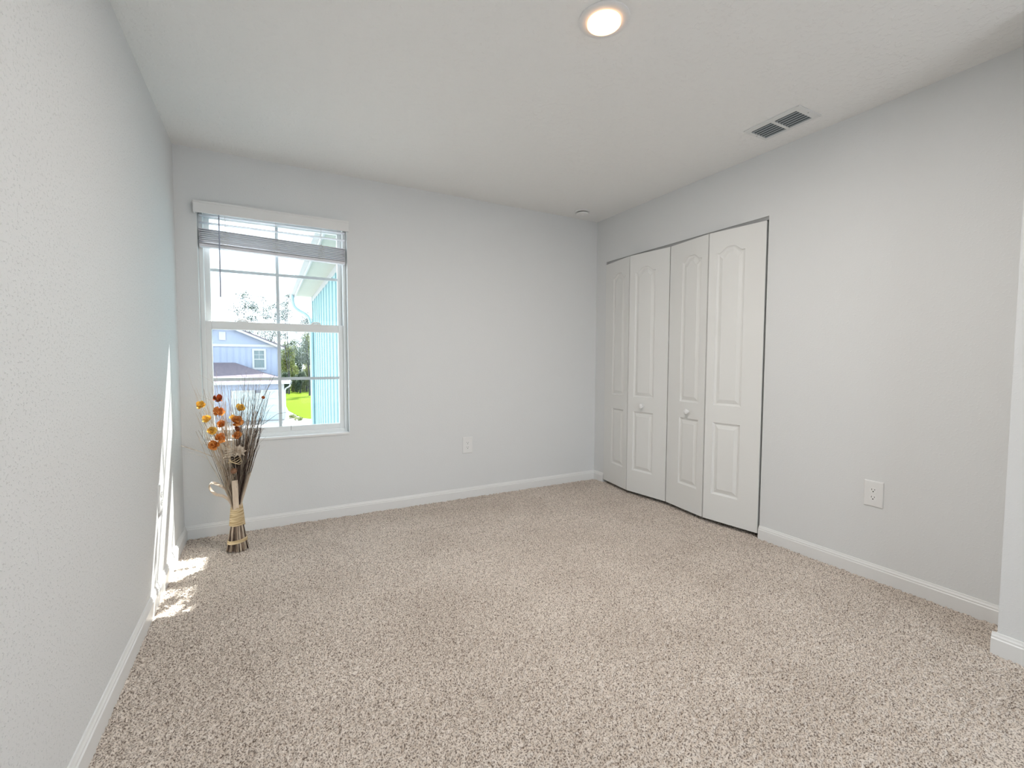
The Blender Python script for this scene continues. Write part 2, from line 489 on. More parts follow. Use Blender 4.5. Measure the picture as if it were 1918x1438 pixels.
# ------------------------------------------------------------------ closet doors
def door_panel(a, bpt, parent, knob=False, fold_first=True):
    """a, bpt: plan points (front face) of the panel's ends; a is the fold edge."""
    a = Vector((a[0], a[1], 0)); bq = Vector((bpt[0], bpt[1], 0))
    w = (bq - a).length
    ax = (bq - a) / w
    inward = Vector((-1, 0, 0)); nrm = ax.cross(Vector((0, 0, 1)))
    if nrm.dot(inward) < 0: nrm = -nrm            # towards the room
    Z0, Z1 = 0.024, 2.016
    u0, u1 = 0.056, w - 0.130
    def P(uu, z, d=0.0):
        q = a + ax * uu + nrm * d
        return (q.x, q.y, z)
    # outlines of the two mouldings
    def arch(inset, zb, zs, rise):
        A, B = u0 + inset, u1 - inset
        pts = [(A, zb + inset)]
        n = 22
        pts2 = []
        for i in range(n + 1):
            t = i / n
            s = abs(2 * t - 1)
            if s > 0.86: k = 0.0
            else:
                q = 1 - s / 0.86
                q = min(1.0, q * 1.3)
                k = q * q * (3 - 2 * q)
            pts2.append((A + (B - A) * t, zs - inset + rise * k))
        return [(A, zb + inset), (B, zb + inset)] + pts2[::-1]
    def rect(inset, zb, zt):
        A, B = u0 + inset, u1 - inset
        return [(A, zb + inset), (B, zb + inset), (B, zt - inset), (A, zt - inset)]
    bm = bmesh.new()
    def loop(pts, d):
        vs = [bm.verts.new(P(p[0], p[1], d)) for p in pts]
        return vs
    outer = loop([(0, Z0), (w, Z0), (w, Z1), (0, Z1)], 0)
    edges = []
    def mkedges(vs):
        return [bm.edges.new((vs[i], vs[(i + 1) % len(vs)])) for i in range(len(vs))]
    edges += mkedges(outer)
    steps = [(0.0, 0.0), (0.003, -0.0055), (0.011, -0.0100), (0.017, -0.0105), (0.019, -0.0085), (0.038, -0.0020), (0.040, -0.0004)]
    for fn in (lambda i: arch(i, 0.832, 1.868, 0.036), lambda i: rect(i, 0.210, 0.712)):
        prev = loop(fn(0.0), 0.0)
        edges += mkedges(prev)
        for ins, d in steps[1:]:
            cur = loop(fn(ins), d)
            n = len(cur)
            for i in range(n):
                bm.faces.new((prev[i], prev[(i + 1) % n], cur[(i + 1) % n], cur[i]))
            prev = cur
        bm.faces.new(prev)
    bmesh.ops.triangle_fill(bm, use_beauty=True, edges=edges)
    # back and sides
    back = loop([(0, Z0), (w, Z0), (w, Z1), (0, Z1)], -0.030)
    bm.faces.new(back[::-1])
    for i in range(4):
        bm.faces.new((outer[i], back[i], back[(i + 1) % 4], outer[(i + 1) % 4]))
    bmesh.ops.recalc_face_normals(bm, faces=bm.faces)
    me = bpy.data.meshes.new('door_panel'); bm.to_mesh(me); bm.free()
    me.materials.append(m_door)
    me.transform(Matrix.Translation(-world_loc(parent)))
    o = bpy.data.objects.new('door_panel', me); COL.objects.link(o); o.parent = parent
    if knob:
        um = (u0 + u1) / 2
        c = Vector(P(um, 0.764))
        rot = nrm.to_track_quat('Z', 'Y').to_matrix().to_4x4()
        mt = Matrix.Translation(c) @ rot
        MB().lathe([(0.008, 0), (0.008, 0.010), (0.012, 0.014), (0.0188, 0.020), (0.0200, 0.027), (0.0175, 0.034), (0.011, 0.038), (0.001, 0.039)], 24, mt).build('knob', m_plastic, o, smooth=True)
    return o
d1 = empty('door_1', (3.25, 2.71, 0), 'left white folding closet door pair nearer the far corner', 'door', kind='structure')
door_panel((3.190, 2.724), (3.250, 3.092), d1)
door_panel((3.190, 2.713), (3.240, 2.329), d1, knob=True)
d2 = empty('door_2', (3.25, 1.94, 0), 'right white folding closet door pair nearer the outlet wall', 'door', kind='structure')
door_panel((3.195, 1.947), (3.240, 2.321), d2, knob=True)
door_panel((3.195, 1.936), (3.252, 1.563), d2)
struct(MB().box(3.262, 3.290, CY0 + 0.002, CY1 - 0.002, 2.020, CZ).build('trim_1', m_track), 'metal track above the folding closet doors', 'track')

# ------------------------------------------------------------------ outlets
def make_outlet():
    root = empty('wall_outlet', (0, 0, 0))
    # local: plate in the x-z plane facing -y
    mb = MB()
    w, h = 0.043, 0.067
    ring = lambda s, y: [(-w * 1 + s, y, -h + s), (w - s, y, -h + s), (w - s, y, h - s), (-w + s, y, h - s)]
    vs = ring(0, 0) + ring(0, -0.004) + ring(0.003, -0.0065) + ring(0.008, -0.007)
    fs = []
    for k in range(3):
        for i in range(4):
            fs.append((k * 4 + i, k * 4 + (i + 1) % 4, k * 4 + 4 + (i + 1) % 4, k * 4 + 4 + i))
    fs += [(0, 3, 2, 1), (12, 13, 14, 15)]
    mb.add(vs, fs)
    mb.build('cover_plate', m_plastic, root)
    for s in (1, -1):
        zc = s * 0.0195
        pts = []
        for i in range(24):
            a = 2 * math.pi * i / 24
            pts.append((0.0172 * math.cos(a), zc + max(-0.0142, min(0.0142, 0.0172 * math.sin(a)))))
        rc = MB().prism(pts, 'y', -0.0085, -0.0065).build('receptacle', m_recept, root)
        sl = MB()
        sl.box(-0.0078, -0.0056, -0.0090, -0.0084, zc - 0.001, zc + 0.0075)
        sl.box(0.0056, 0.0078, -0.0090, -0.0084, zc - 0.000, zc + 0.0065)
        sl.prism([(0.0030 * math.cos(a * math.pi / 6), zc - 0.0075 + 0.0030 * math.sin(a * math.pi / 6)) for a in range(12)], 'y', -0.0090, -0.0084)
        sl.build('slots', m_dark, rc)
    MB().lathe([(0.0028, 0), (0.0024, 0.0012), (0.0005, 0.0016)], 12, Matrix.Translation((0, -0.0069, 0)) @ Matrix.Rotation(math.pi / 2, 4, 'X')).build('screw', m_plastic, root)
    return root
ol = make_outlet()
ol.location = (1.930, D, 0.436)
tag(ol, 'white duplex outlet on the far wall between window and closet', 'outlet')
ol2 = dup(ol, (W, 0.935, 0.448), -math.pi / 2)
tag(ol2, 'white duplex outlet on the right wall near the jutting corner', 'outlet')
ol3 = dup(ol, (0.0, 2.535, 0.456), math.pi / 2)
tag(ol3, 'white duplex outlet seen edge-on on the sunlit left wall', 'outlet')

# ------------------------------------------------------------------ ceiling fixtures
lx, ly = 1.643, 1.197
rl = empty('ceiling_light', (lx, ly, H), 'round lit recessed disc light in the ceiling', 'light')
mt = Matrix.Translation((lx, ly, 0))
MB().lathe([(0.060, H), (0.097, H), (0.097, H - 0.004), (0.093, H - 0.0065), (0.080, H - 0.0075), (0.066, H - 0.0085), (0.060, H - 0.0085)], 48, mt, cap=False).build('trim_ring', m_lighttrim, rl, smooth=True)
MB().lathe([(0.0635, H - 0.006), (0.0635, H - 0.0165), (0.060, H - 0.0185), (0.045, H - 0.020), (0.02, H - 0.0205), (0.001, H - 0.021)], 48, mt).build('lens', m_lens, rl, smooth=True)
lamp_d = bpy.data.lights.new('ceiling_light_glow', 'AREA'); lamp_d.shape = 'DISK'; lamp_d.size = 0.12; lamp_d.energy = 24; lamp_d.color = (1, 0.94, 0.88)
lamp = bpy.data.objects.new('ceiling_light_glow', lamp_d); COL.objects.link(lamp); lamp.parent = rl; lamp.location = (0, 0, -0.026)

vent = empty('ceiling_vent', (2.99, 1.33, H), 'white rectangular ceiling air vent with dark slots', 'vent')
VX0, VX1, VY0, VY1 = 2.890, 3.092, 1.176, 1.484
SX0, SX1, SY0, SY1 = 2.926, 3.070, 1.212, 1.466
vf = MB()
ym = (SY0 + SY1) / 2
zt = H - 0.007
for (xa, xb, ya, yb) in ((VX0, SX0, VY0, VY1), (SX1, VX1, VY0, VY1), (SX0, SX1, VY0, SY0), (SX0, SX1, SY1, VY1), (SX0, SX1, ym - 0.008, ym + 0.008)):
    vf.box(xa, xb, ya, yb, zt, H)
vf.build('vent_frame', m_ventw, vent, bevel=0.0015)
MB().box(SX0 - 0.002, SX1 + 0.002, SY0 - 0.002, SY1 + 0.002, H - 0.0012, H - 0.0004).build('duct', m_ventd, vent)
NSL = 6
for (ya, yb) in ((SY0, ym - 0.008), (ym + 0.008, SY1)):
    for i in range(NSL):
        xc = SX0 + (SX1 - SX0) * (i + 0.72) / NSL
        mb = MB()
        # curved vane: flatter towards the near edge of the grille
        wv = 0.0065
        pr = []
        for k in range(5):
            t = k / 4
            pr.append((xc - wv * 0.5 + wv * t, H - 0.0022 - 0.0036 * t ** 1.3))
        pr = pr + [(q[0], q[1] - 0.0012) for q in pr[::-1]]
        mb.prism(pr, 'y', ya - 0.001, yb + 0.001)
        mb.build('vane', m_vents, vent)
for sy in (VY0 + 0.014, VY1 - 0.010):
    MB().lathe([(0.004, 0), (0.003, -0.0015), (0.0005, -0.002)], 10, Matrix.Translation((2.995, sy, zt))).build('screw', m_track, vent)

sx, sy = 2.935, 3.045
sm = empty('smoke_detector', (sx, sy, H), 'round white smoke detector on the ceiling near the far corner', 'smoke detector')
mt = Matrix.Translation((sx, sy, 0))
MB().lathe([(0.066, H), (0.066, H - 0.010), (0.062, H - 0.013), (0.050, H - 0.013)], 40, mt).build('mounting_base', m_plastic, sm, smooth=True)
MB().lathe([(0.048, H - 0.013), (0.048, H - 0.018)], 40, mt).build('smoke_slot', m_dark, sm, smooth=True)
MB().lathe([(0.052, H - 0.018), (0.055, H - 0.022), (0.053, H - 0.032), (0.045, H - 0.038), (0.02, H - 0.040), (0.001, H - 0.040)], 40, mt).build('detector_body', m_plastic, sm, smooth=True)
MB().lathe([(0.015, H - 0.038), (0.0145, H - 0.0425), (0.011, H - 0.0435), (0.0005, H - 0.0435)], 24, Matrix.Translation((sx - 0.018, sy - 0.014, 0))).build('test_button', m_plastic, sm, smooth=True)

# ------------------------------------------------------------------ dried bouquet
m_twig = noise_color(mat('twig_bark', (0.1, 0.07, 0.05), 0.7, 0.2), 60, (0.07, 0.045, 0.033), (0.42, 0.31, 0.23), 0.38, 0.68, 2.0, (1, 1, 0.12))
m_twigd = noise_color(mat('dark_twig_bark', (0.05, 0.035, 0.03), 0.7, 0.2), 60, (0.025, 0.016, 0.013), (0.12, 0.08, 0.065), 0.40, 0.70, 2.0, (1, 1, 0.12))  # dark bark, also used as painted shade on right-hand twigs
m_straw = noise_color(mat('straw_twig', (0.5, 0.4, 0.28), 0.7, 0.2), 50, (0.38, 0.30, 0.22), (0.72, 0.62, 0.50), 0.4, 0.65, 2.0, (1, 1, 0.12))  # pale straw, also used as painted sunlight on left-hand twigs
m_raffia = noise_color(mat('raffia', (0.66, 0.52, 0.30), 0.65, 0.25), 40, (0.50, 0.36, 0.19), (0.74, 0.60, 0.38), 0.35, 0.65, 2.0, (0.3, 0.3, 3))
m_ribbon = noise_color(mat('palm_ribbon', (0.6, 0.48, 0.36), 0.55, 0.3), 30, (0.64, 0.51, 0.39), (0.74, 0.62, 0.49), 0.35, 0.65, 2.0, (3, 3, 0.3))
m_yel = noise_color(mat('yellow_petal', (0.85, 0.5, 0.08), 0.7, 0.1), 60, (0.85, 0.47, 0.06), (0.92, 0.70, 0.22))
m_org = noise_color(mat('orange_petal', (0.7, 0.25, 0.05), 0.7, 0.1), 60, (0.66, 0.22, 0.04), (0.84, 0.42, 0.14))
m_rust = noise_color(mat('rust_petal', (0.4, 0.1, 0.03), 0.7, 0.1), 60, (0.28, 0.07, 0.025), (0.50, 0.16, 0.06))
m_pod = noise_color(mat('brown_pod', (0.2, 0.1, 0.05), 0.6, 0.2), 40, (0.17, 0.08, 0.045), (0.36, 0.20, 0.12))
m_podd = mat('dark_pod', (0.03, 0.02, 0.015), 0.7, 0.2)

bq = empty('dried_bouquet', (0.303, 2.903, 0), 'tall dried twig bouquet with orange and yellow flowers standing on the carpet by the window', 'dried bouquet')
BC = Vector((0.303, 2.903, 0))
rb = random.Random(11)
def R_at(z):
    """outer radius of the tied bundle below the tie"""
    if z < 0.147: return 0.062 - (0.062 - 0.036) * (z / 0.147) ** 0.85
    return 0.036 - (0.036 - 0.025) * ((z - 0.147) / 0.123)
st = MB()
st.lathe([(0.050, 0.004), (0.030, 0.147), (0.021, 0.27), (0.016, 0.30)], 20, Matrix.Translation(BC))
for i in range(96):
    a = 2 * math.pi * i / 96 + rb.uniform(-.03, .03)
    k = rb.uniform(0.86, 1.0); zb = rb.uniform(0.0005, 0.006)
    pts = []
    for z in (zb, 0.03, 0.07, 0.11, 0.15, 0.20):
        rr = (R_at(z) - 0.0026) * (k if z < .1 else 1 - (1 - k) * .3)
        pts.append(BC + Vector((rr * math.cos(a), rr * math.sin(a), z)))
    st.tube(pts, [0.0024, 0.0024, 0.0023, 0.0021, 0.0018, 0.0015], 5)
o = st.build('cut_stalks', m_podd, bq, smooth=True); o['kind'] = 'stuff'
for q in (m_straw, m_twigd, m_twig): o.data.materials.append(q)
pick = [rb.choice((1, 1, 2, 2, 3)) for _ in range(96)]
for p_ in o.data.polygons:
    p_.material_index = 0 if p_.index < 62 else pick[min(95, (p_.index - 62) // 27)]
# wound raffia tie
wr = []
turns = 11
for i in range(turns * 20 + 1):
    t = i / (turns * 20)
    z = 0.148 + t * 0.122
    a = 2 * math.pi * turns * t
    rr = R_at(z) + 0.0008
    wr.append(BC + Vector((rr * math.cos(a), rr * math.sin(a), z + 0.0012 * math.sin(a * 2.3))))
MB().tube(wr, 0.0064, 8).build('raffia_tie', m_raffia, bq, smooth=True)
# flat band near the foot
bd = MB(); n = 48; vs = []; fs = []
for i in range(n):
    a = 2 * math.pi * i / n
    zc = 0.060 + 0.006 * math.cos(a)
    for (dz, dr) in ((-0.010, 0.0018), (0.010, -0.0006), (0.010, 0.0012), (-0.010, 0.0038)):
        rr = R_at(zc) + dr
        vs.append(BC + Vector((rr * math.cos(a), rr * math.sin(a), zc + dz)))
for i in range(n):
    j = (i + 1) % n
    for k in range(4):
        fs.append((i * 4 + k, i * 4 + (k + 1) % 4, j * 4 + (k + 1) % 4, j * 4 + k))
bd.add(vs, fs); bd.build('raffia_band', m_raffia, bq, smooth=True)

def twig_path(phi, R, ztop, rr, bow=0.0, wig=0.006, n=14, r0=None):
    r0 = 0.020 * math.sqrt(rr.random()) if r0 is None else r0
    pts = []
    p1, p2, p3 = (rr.uniform(0, 6.28) for _ in range(3))
    for i in range(n):
        t = i / (n - 1)
        z = 0.20 + (ztop - 0.20) * t
        s = max(0.0, (z - 0.25) / (ztop - 0.25))
        rad = r0 + (R - r0) * s ** (1.0 - bow) if s > 0 else r0
        w = wig * s * s
        ph = phi + 0.10 * math.sin(p1 + 3 * s) * s
        pts.append(BC + Vector((rad * math.cos(ph) + w * math.sin(p2 + 8 * s), rad * math.sin(ph) + w * math.sin(p3 + 7 * s), z)))
    return pts
def taper(n, a, c): return [a + (c - a) * i / (n - 1) for i in range(n)]
def side_shoots(mb, pts, rr, k, ln, rad):
    for _ in range(k):
        i = rr.randrange(len(pts) // 2, len(pts) - 1)
        p0 = Vector(pts[i]); d = (Vector(pts[i + 1]) - p0).normalized()
        side = Vector((rr.uniform(-1, 1), rr.uniform(-1, 1), rr.uniform(-.2, .5))).normalized()
        L = rr.uniform(.5, 1) * ln
        curl = Vector((rr.uniform(-1, 1), rr.uniform(-1, 1), rr.uniform(-.6, .8))).normalized() * rr.uniform(.3, .9)
        q = [p0 + (d * .8 + side * .6) * (L * t) + curl * (L * t * t * .7) for t in (0, .25, .5, .75, 1)]
        mb.tube(q, taper(5, rad, rad * .45), 4)
twm = [m_twig, m_twigd, m_straw]
for i in range(100):
    phi = rb.uniform(0, 2 * math.pi)
    R = 0.205 * math.sqrt(rb.uniform(0.03, 1.0))
    if math.cos(phi) < -.3: R = min(R, 0.20)
    ztop = rb.uniform(0.72, 0.98) if R > .13 else rb.uniform(0.66, 1.03)
    pts = twig_path(phi, R, ztop, rb, rb.uniform(-0.15, 0.10), rb.uniform(.003, .014))
    mb = MB()
    th = rb.uniform(0.0012, 0.0024)
    mb.tube(pts, taper(len(pts), th, th * .42), 5)
    side_shoots(mb, pts, rb, rb.randrange(0, 3), 0.10, 0.0009)
    right = math.cos(phi) > 0.1
    mm = m_twigd if (right and rb.random() < .5) else (m_straw if (not right and rb.random() < .8) else m_twig)  # sunlit left and shaded right of the fan put into twig colours
    mb.build('twig', mm, bq, smooth=True, fix=False)
ft = MB()
for i in range(150):
    phi = rb.uniform(0, 2 * math.pi)
    R = 0.215 * math.sqrt(rb.uniform(0.05, 1.0))
    ztop = rb.uniform(0.60, 1.08)
    pts = twig_path(phi, R * (ztop / 1.05), ztop, rb, rb.uniform(-0.2, 0.12), rb.uniform(.004, .02), 12)
    th = rb.uniform(0.0007, 0.0014)
    ft.tube(pts, taper(len(pts), th, th * .5), 4)
    side_shoots(ft, pts, rb, rb.randrange(1, 4), 0.09, 0.0006)
o = ft.build('fine_twigs', m_straw, bq, fix=False); o['kind'] = 'stuff'
# thicker straight stalks low in the fan, close to the tie
dk = MB()
for i in range(40):
    phi = rb.uniform(-1.3, 1.2); R = rb.uniform(.03, .13); zt = rb.uniform(.50, .78)
    pts = twig_path(phi, R, zt, rb, 0.0, 0.003, 8)
    dk.tube(pts, taper(8, .0020, .0012), 5)
o = dk.build('dark_stalks', m_twigd, bq, smooth=True, fix=False); o['kind'] = 'stuff'
# long drooping grass stem on the right, straight stick on the left
MB().tube([BC + Vector((0.015, 0, 0.25)), (0.345, 2.89, 0.48), (0.385, 2.885, 0.633), (0.444, 2.88, 0.742), (0.531, 2.88, 0.806), (0.580, 2.88, 0.812), (0.603, 2.88, 0.800), (0.606, 2.88, 0.745), (0.603, 2.88, 0.70)],
          [.0014, .0014, .0013, .0012, .001, .001, .001, .0009, .0008], 5).build('grass_stem', m_twigd, bq, smooth=True)
MB().tube([(0.042, 2.90, 0.648), (0.124, 2.90, 0.610), (0.21, 2.90, 0.56), (0.285, 2.90, 0.38)], [.0016, .0018, .0018, .0018], 5).build('pale_stick', m_straw, bq, smooth=True)
# red tipped twig
MB().tube([BC + Vector((0.012, -.01, 0.25)), (0.345, 2.87, 0.55), (0.400, 2.86, 0.75), (0.456, 2.85, 0.911), (0.520, 2.845, 1.045)], [.0028, .0026, .0022, .0016, .0008], 6).build('twig', m_twigd, bq, smooth=True)
MB().lathe([(.0005, -.010), (.007, -.007), (.0095, 0), (.007, .007), (.0005, .010)], 14, Matrix.Translation((0.456, 2.845, 0.911))).build('berry', m_rust, bq, smooth=True)

def flower(c, size, material, tilt, seed):
    rr = random.Random(seed)
    rot = Matrix.Rotation(tilt[0], 4, 'X') @ Matrix.Rotation(tilt[1], 4, 'Y') @ Matrix.Rotation(rr.uniform(0, 6), 4, 'Z')
    mt = Matrix.Translation(c) @ rot
    mb = MB()
    for ring, (cnt, opn, ln) in enumerate(((4, 0.3, 1.0), (5, 0.75, 1.1), (4, 1.2, .85))):
        for k in range(cnt):
            a = 2 * math.pi * (k + ring * .5) / cnt + rr.uniform(-.15, .15)
            o_ = opn + rr.uniform(-.35, .35); L = size * ln * rr.uniform(.85, 1.1)
            vs = []
            for i in range(5):
                t = i / 4
                rad = L * (.12 + math.sin(o_) * t * (1 - .25 * t)); z = L * math.cos(o_) * t + L * .1 * math.sin(t * 5 + k)
                wd = L * .42 * math.sin(math.pi * (.12 + .78 * t))
                for s in (-1, 0, 1):
                    q = Vector((rad - abs(s) * wd * -.18, s * wd, z + abs(s) * wd * .25))
                    q = Matrix.Rotation(a, 4, 'Z') @ q
                    vs.append(mt @ q)
            fs = [(i * 3 + j, i * 3 + j + 1, i * 3 + j + 4, i * 3 + j + 3) for i in range(4) for j in range(2)]
            mb.add(vs, fs)
    mb.lathe([(size * .05, -size * .35), (size * .16, -size * .1), (size * .2, size * .12), (size * .1, size * .3), (.0005, size * .36)], 8, mt)
    return mb.build('flower', material, bq, smooth=True, fix=False)
FL = [((0.156, 2.80, 0.875), .026, m_yel, (.9, -.3)), ((0.180, 2.79, 0.800), .025, m_yel, (1.0, -.2)), ((0.200, 2.78, 0.735), .026, m_yel, (1.1, .1)),
      ((0.337, 2.80, 0.852), .027, m_yel, (.9, .3)), ((0.319, 2.79, 0.776), .027, m_org, (1.0, .3)), ((0.300, 2.80, 0.80), .018, m_yel, (.8, .0)),
      ((0.230, 2.82, 0.905), .027, m_rust, (.7, .2)), ((0.231, 2.80, 0.835), .028, m_org, (1.0, .2)), ((0.246, 2.80, 0.765), .022, m_org, (1.0, .0)),
      ((0.212, 2.79, 0.650), .027, m_org, (1.1, -.3)), ((0.236, 2.80, 0.685), .025, m_org, (1.0, .2)), ((0.318, 2.80, 0.695), .022, m_org, (.9, .2)),
      ((0.322, 2.80, 0.735), .018, m_rust, (.9, .2))]
for i, (c, s, m_, t_) in enumerate(FL):
    f = flower(c, s * (1.35 if m_ is m_org else 1.15), m_, t_, 20 + i)
    c = Vector(c)
    st_ = MB().tube([c + Vector((0, .006, -.006)), c.lerp(Vector((BC.x, BC.y, .55)), .35), c.lerp(Vector((BC.x, BC.y, .35)), .7), Vector((BC.x, BC.y - .008, .27))], [.0012, .0013, .0014, .0014], 5)
    st_.build('flower_stem', m_straw if i < 6 else m_twig, bq, smooth=True)
# straw star flower with pointed bracts
mb = MB()
cs = Vector((0.326, 2.775, 0.612)); mt = Matrix.Translation(cs) @ Matrix.Rotation(1.2, 4, 'X') @ Matrix.Rotation(.2, 4, 'Y')
for ring, (cnt, L, el) in enumerate(((9, .042, .15), (8, .034, .6), (6, .022, 1.0))):
    for k in range(cnt):
        a = 2 * math.pi * (k + ring * .4) / cnt
        d = Vector((math.cos(a) * math.cos(el), math.sin(a) * math.cos(el), math.sin(el)))
        s = Vector((-math.sin(a), math.cos(a), 0)) * .0075
        n_ = Vector((0, 0, .0025))
        mb.add([mt @ q for q in (s * .4, d * L * .55 + s + n_, d * L, d * L * .55 - s + n_, -s * .4, d * L * .5 - n_ * 1.5)],
               [(0, 1, 5), (1, 2, 5), (2, 3, 5), (3, 4, 5), (0, 5, 1), (4, 3, 1, 0), (3, 2, 1)])
mb.build('straw_star', m_straw, bq, fix=False)
# curled cane loops
mb = MB()
for k in range(6):
    c = Vector((0.278 + .006 * (k % 2), 2.785, 0.578 + k * .011)); rr_ = .024 - .001 * k
    mb.tube([c + Vector((rr_ * math.cos(a) * 1.1, rr_ * .8 * math.sin(a), .006 * math.sin(a + k))) for a in [x * math.pi / 9 for x in range(0, 17)]], .0013, 5)
mb.build('cane_curl', m_straw, bq, smooth=True, fix=False)
mb = MB()
for k in range(4):
    c = Vector((0.307, 2.80, 0.545 + k * .007)); rr_ = .034 - .003 * k
    mb.tube([c + Vector((rr_ * math.cos(a), rr_ * .8 * math.sin(a), .008 * math.sin(a * 2 + k))) for a in [x * math.pi / 10 for x in range(0, 20)]], .0015, 5)
mb.build('cane_curl', m_raffia, bq, smooth=True, fix=False)
mb = MB()
for k in range(4):
    c = Vector((0.275 + .004 * k, 2.815, 0.470 + k * .012)); rr_ = .020
    mb.tube([c + Vector((rr_ * math.cos(a), rr_ * .7 * math.sin(a), .008 * math.sin(a * 2 + k))) for a in [x * math.pi / 9 for x in range(0, 16)]], .0011, 5)
mb.build('cane_curl', m_twig, bq, smooth=True, fix=False)
MB().lathe([(.006, -.05), (.016, -.03), (.022, 0), (.024, .022), (.020, .024), (.014, .010), (.0005, .004)], 18, Matrix.Translation((0.308, 2.815, 0.557))).build('seed_cup', m_podd, bq, smooth=True)
MB().lathe([(.008, -.08), (.020, -.05), (.024, -.01), (.022, .03), (.012, .05), (.0005, .055)], 18, Matrix.Translation((0.305, 2.872, 0.475))).build('dark_pod', m_podd, bq, smooth=True)
MB().lathe([(.0005, -.0170), (.0095, -.014), (.016, -.006), (.017, .001), (.0145, .010), (.008, .015), (.0005, .0165)], 20, Matrix.Translation((0.299, 2.797, 0.497))).build('round_pod', m_pod, bq, smooth=True)

def strap(name, pts, side, w, th=0.0008):
    """flat ribbon swept along pts; side: width direction per point"""
    pts = [Vector(q) for q in pts]
    n = len(pts); vs = []; fs = []
    for i, q in enumerate(pts):
        t = (pts[min(i + 1, n - 1)] - pts[max(i - 1, 0)]).normalized()
        s = Vector(side); s = (s - t * s.dot(t)).normalized(); nn = t.cross(s)
        ww = w[i] if hasattr(w, '__len__') else w
        for (p_, q_) in ((-1, -1), (1, -1), (1, 1), (-1, 1)):
            vs.append(q + s * ww * .5 * p_ + nn * th * .5 * q_)
    for i in range(n - 1):
        for k in range(4):
            fs.append((i * 4 + k, i * 4 + (k + 1) % 4, i * 4 + 4 + (k + 1) % 4, i * 4 + 4 + k))
    fs += [(0, 3, 2, 1), tuple((n - 1) * 4 + k for k in range(4))]
    return MB().add(vs, fs).build(name, m_ribbon, bq, smooth=True)
def spl(ctrl, n=28):
    ctrl = [Vector(c) for c in ctrl]; out = []
    m = len(ctrl) - 1
    for i in range(n + 1):
        t = i / n * m; k = min(int(t), m - 1); f = t - k
        p0 = ctrl[max(k - 1, 0)]; p1 = ctrl[k]; p2 = ctrl[k + 1]; p3 = ctrl[min(k + 2, m)]
        out.append(.5 * (2 * p1 + (p2 - p0) * f + (2 * p0 - 5 * p1 + 4 * p2 - p3) * f * f + (3 * p1 - p0 - 3 * p2 + p3) * f ** 3))
    return out
strap('ribbon_loop', spl([(0.285, 2.878, 0.258), (0.268, 2.865, 0.312), (0.238, 2.855, 0.345), (0.205, 2.855, 0.358), (0.181, 2.86, 0.385), (0.174, 2.86, 0.414), (0.192, 2.868, 0.424), (0.225, 2.875, 0.402), (0.258, 2.88, 0.368), (0.280, 2.885, 0.31), (0.292, 2.888, 0.262)]), (0.25, 1, .35), 0.024)
strap('ribbon_loop', spl([(0.318, 2.885, 0.262), (0.340, 2.875, 0.34), (0.362, 2.872, 0.42), (0.373, 2.875, 0.450), (0.366, 2.885, 0.452), (0.345, 2.892, 0.38), (0.322, 2.895, 0.27)]), (0.75, -1, -.1), 0.024)
strap('ribbon_strip', spl([(0.302, 2.872, 0.250), (0.301, 2.862, 0.31), (0.300, 2.850, 0.37), (0.300, 2.838, 0.432)]), (1, .15, 0), 0.030)

# ------------------------------------------------------------------ outside the window
GZ = -2.90
m_conc = noise_color(mat('pale_concrete', (0.42, 0.41, 0.40), 0.9, 0.1), 0.8, (0.36, 0.35, 0.34), (0.46, 0.45, 0.44))
m_lawn = noise_color(mat('mown_grass', (0.09, 0.16, 0.01), 0.95, 0.05), 6.0, (0.085, 0.135, 0.005), (0.115, 0.165, 0.010))
m_wallb = noise_color(mat('blue_grey_siding', (0.29, 0.32, 0.41), 0.8, 0.2), 0.6, (0.295, 0.335, 0.425), (0.315, 0.355, 0.445))
m_extrim = mat('white_exterior_trim', (0.44, 0.45, 0.45), 0.6, 0.3)
m_gdoor = mat('garage_door_paint', (0.44, 0.50, 0.51), 0.6, 0.3)
m_shing = noise_color(mat('roof_shingles', (0.14, 0.12, 0.14), 0.95, 0.1), 8, (0.130, 0.112, 0.135), (0.175, 0.148, 0.165))
m_aqua = noise_color(mat('aqua_siding', (0.33, 0.50, 0.52), 0.8, 0.2), 2, (0.285, 0.435, 0.455), (0.30, 0.45, 0.47))
m_dspout = mat('pale_aqua_downspout', (0.40, 0.53, 0.56), 0.6, 0.3)
m_soffit = mat('soffit_white', (0.42, 0.43, 0.38), 0.7, 0.2)
m_leaf1 = noise_color(mat('yellow_green_leaves', (0.12, 0.15, 0.05), 0.8, 0.2), 1.2, (0.11, 0.15, 0.05), (0.27, 0.28, 0.10))
m_leaf2 = noise_color(mat('dark_green_leaves', (0.05, 0.07, 0.04), 0.8, 0.2), 1.2, (0.05, 0.075, 0.05), (0.11, 0.14, 0.08))
m_leaf3 = noise_color(mat('grey_green_leaves', (0.16, 0.19, 0.15), 0.8, 0.2), 1.2, (0.085, 0.105, 0.095), (0.13, 0.155, 0.125))
m_bark = mat('grey_bark', (0.07, 0.065, 0.075), 0.9, 0.1)
m_pane = mat('house_window_glass', (0.16, 0.21, 0.22), 0.15, 0.5)
m_plate = mat('number_plate', (0.16, 0.17, 0.20), 0.5, 0.3)

struct(MB().box(-60, 70, D + T + 0.02, 160, GZ - 0.3, GZ - 0.02).build('ground', m_conc), 'pale sunlit pavement outside the window', 'pavement')
struct(MB().prism([(1.95, 40.2), (2.58, 34.6), (3.5, 33.2), (14, 33.2), (14, 140), (1.9, 140)], 'z', GZ - 0.05, GZ).build('lawn', m_lawn), 'bright green lawn beside the neighbouring garage', 'lawn')

def part(mb, name, m, parent, **k): return mb.build(name, m, parent, **k)

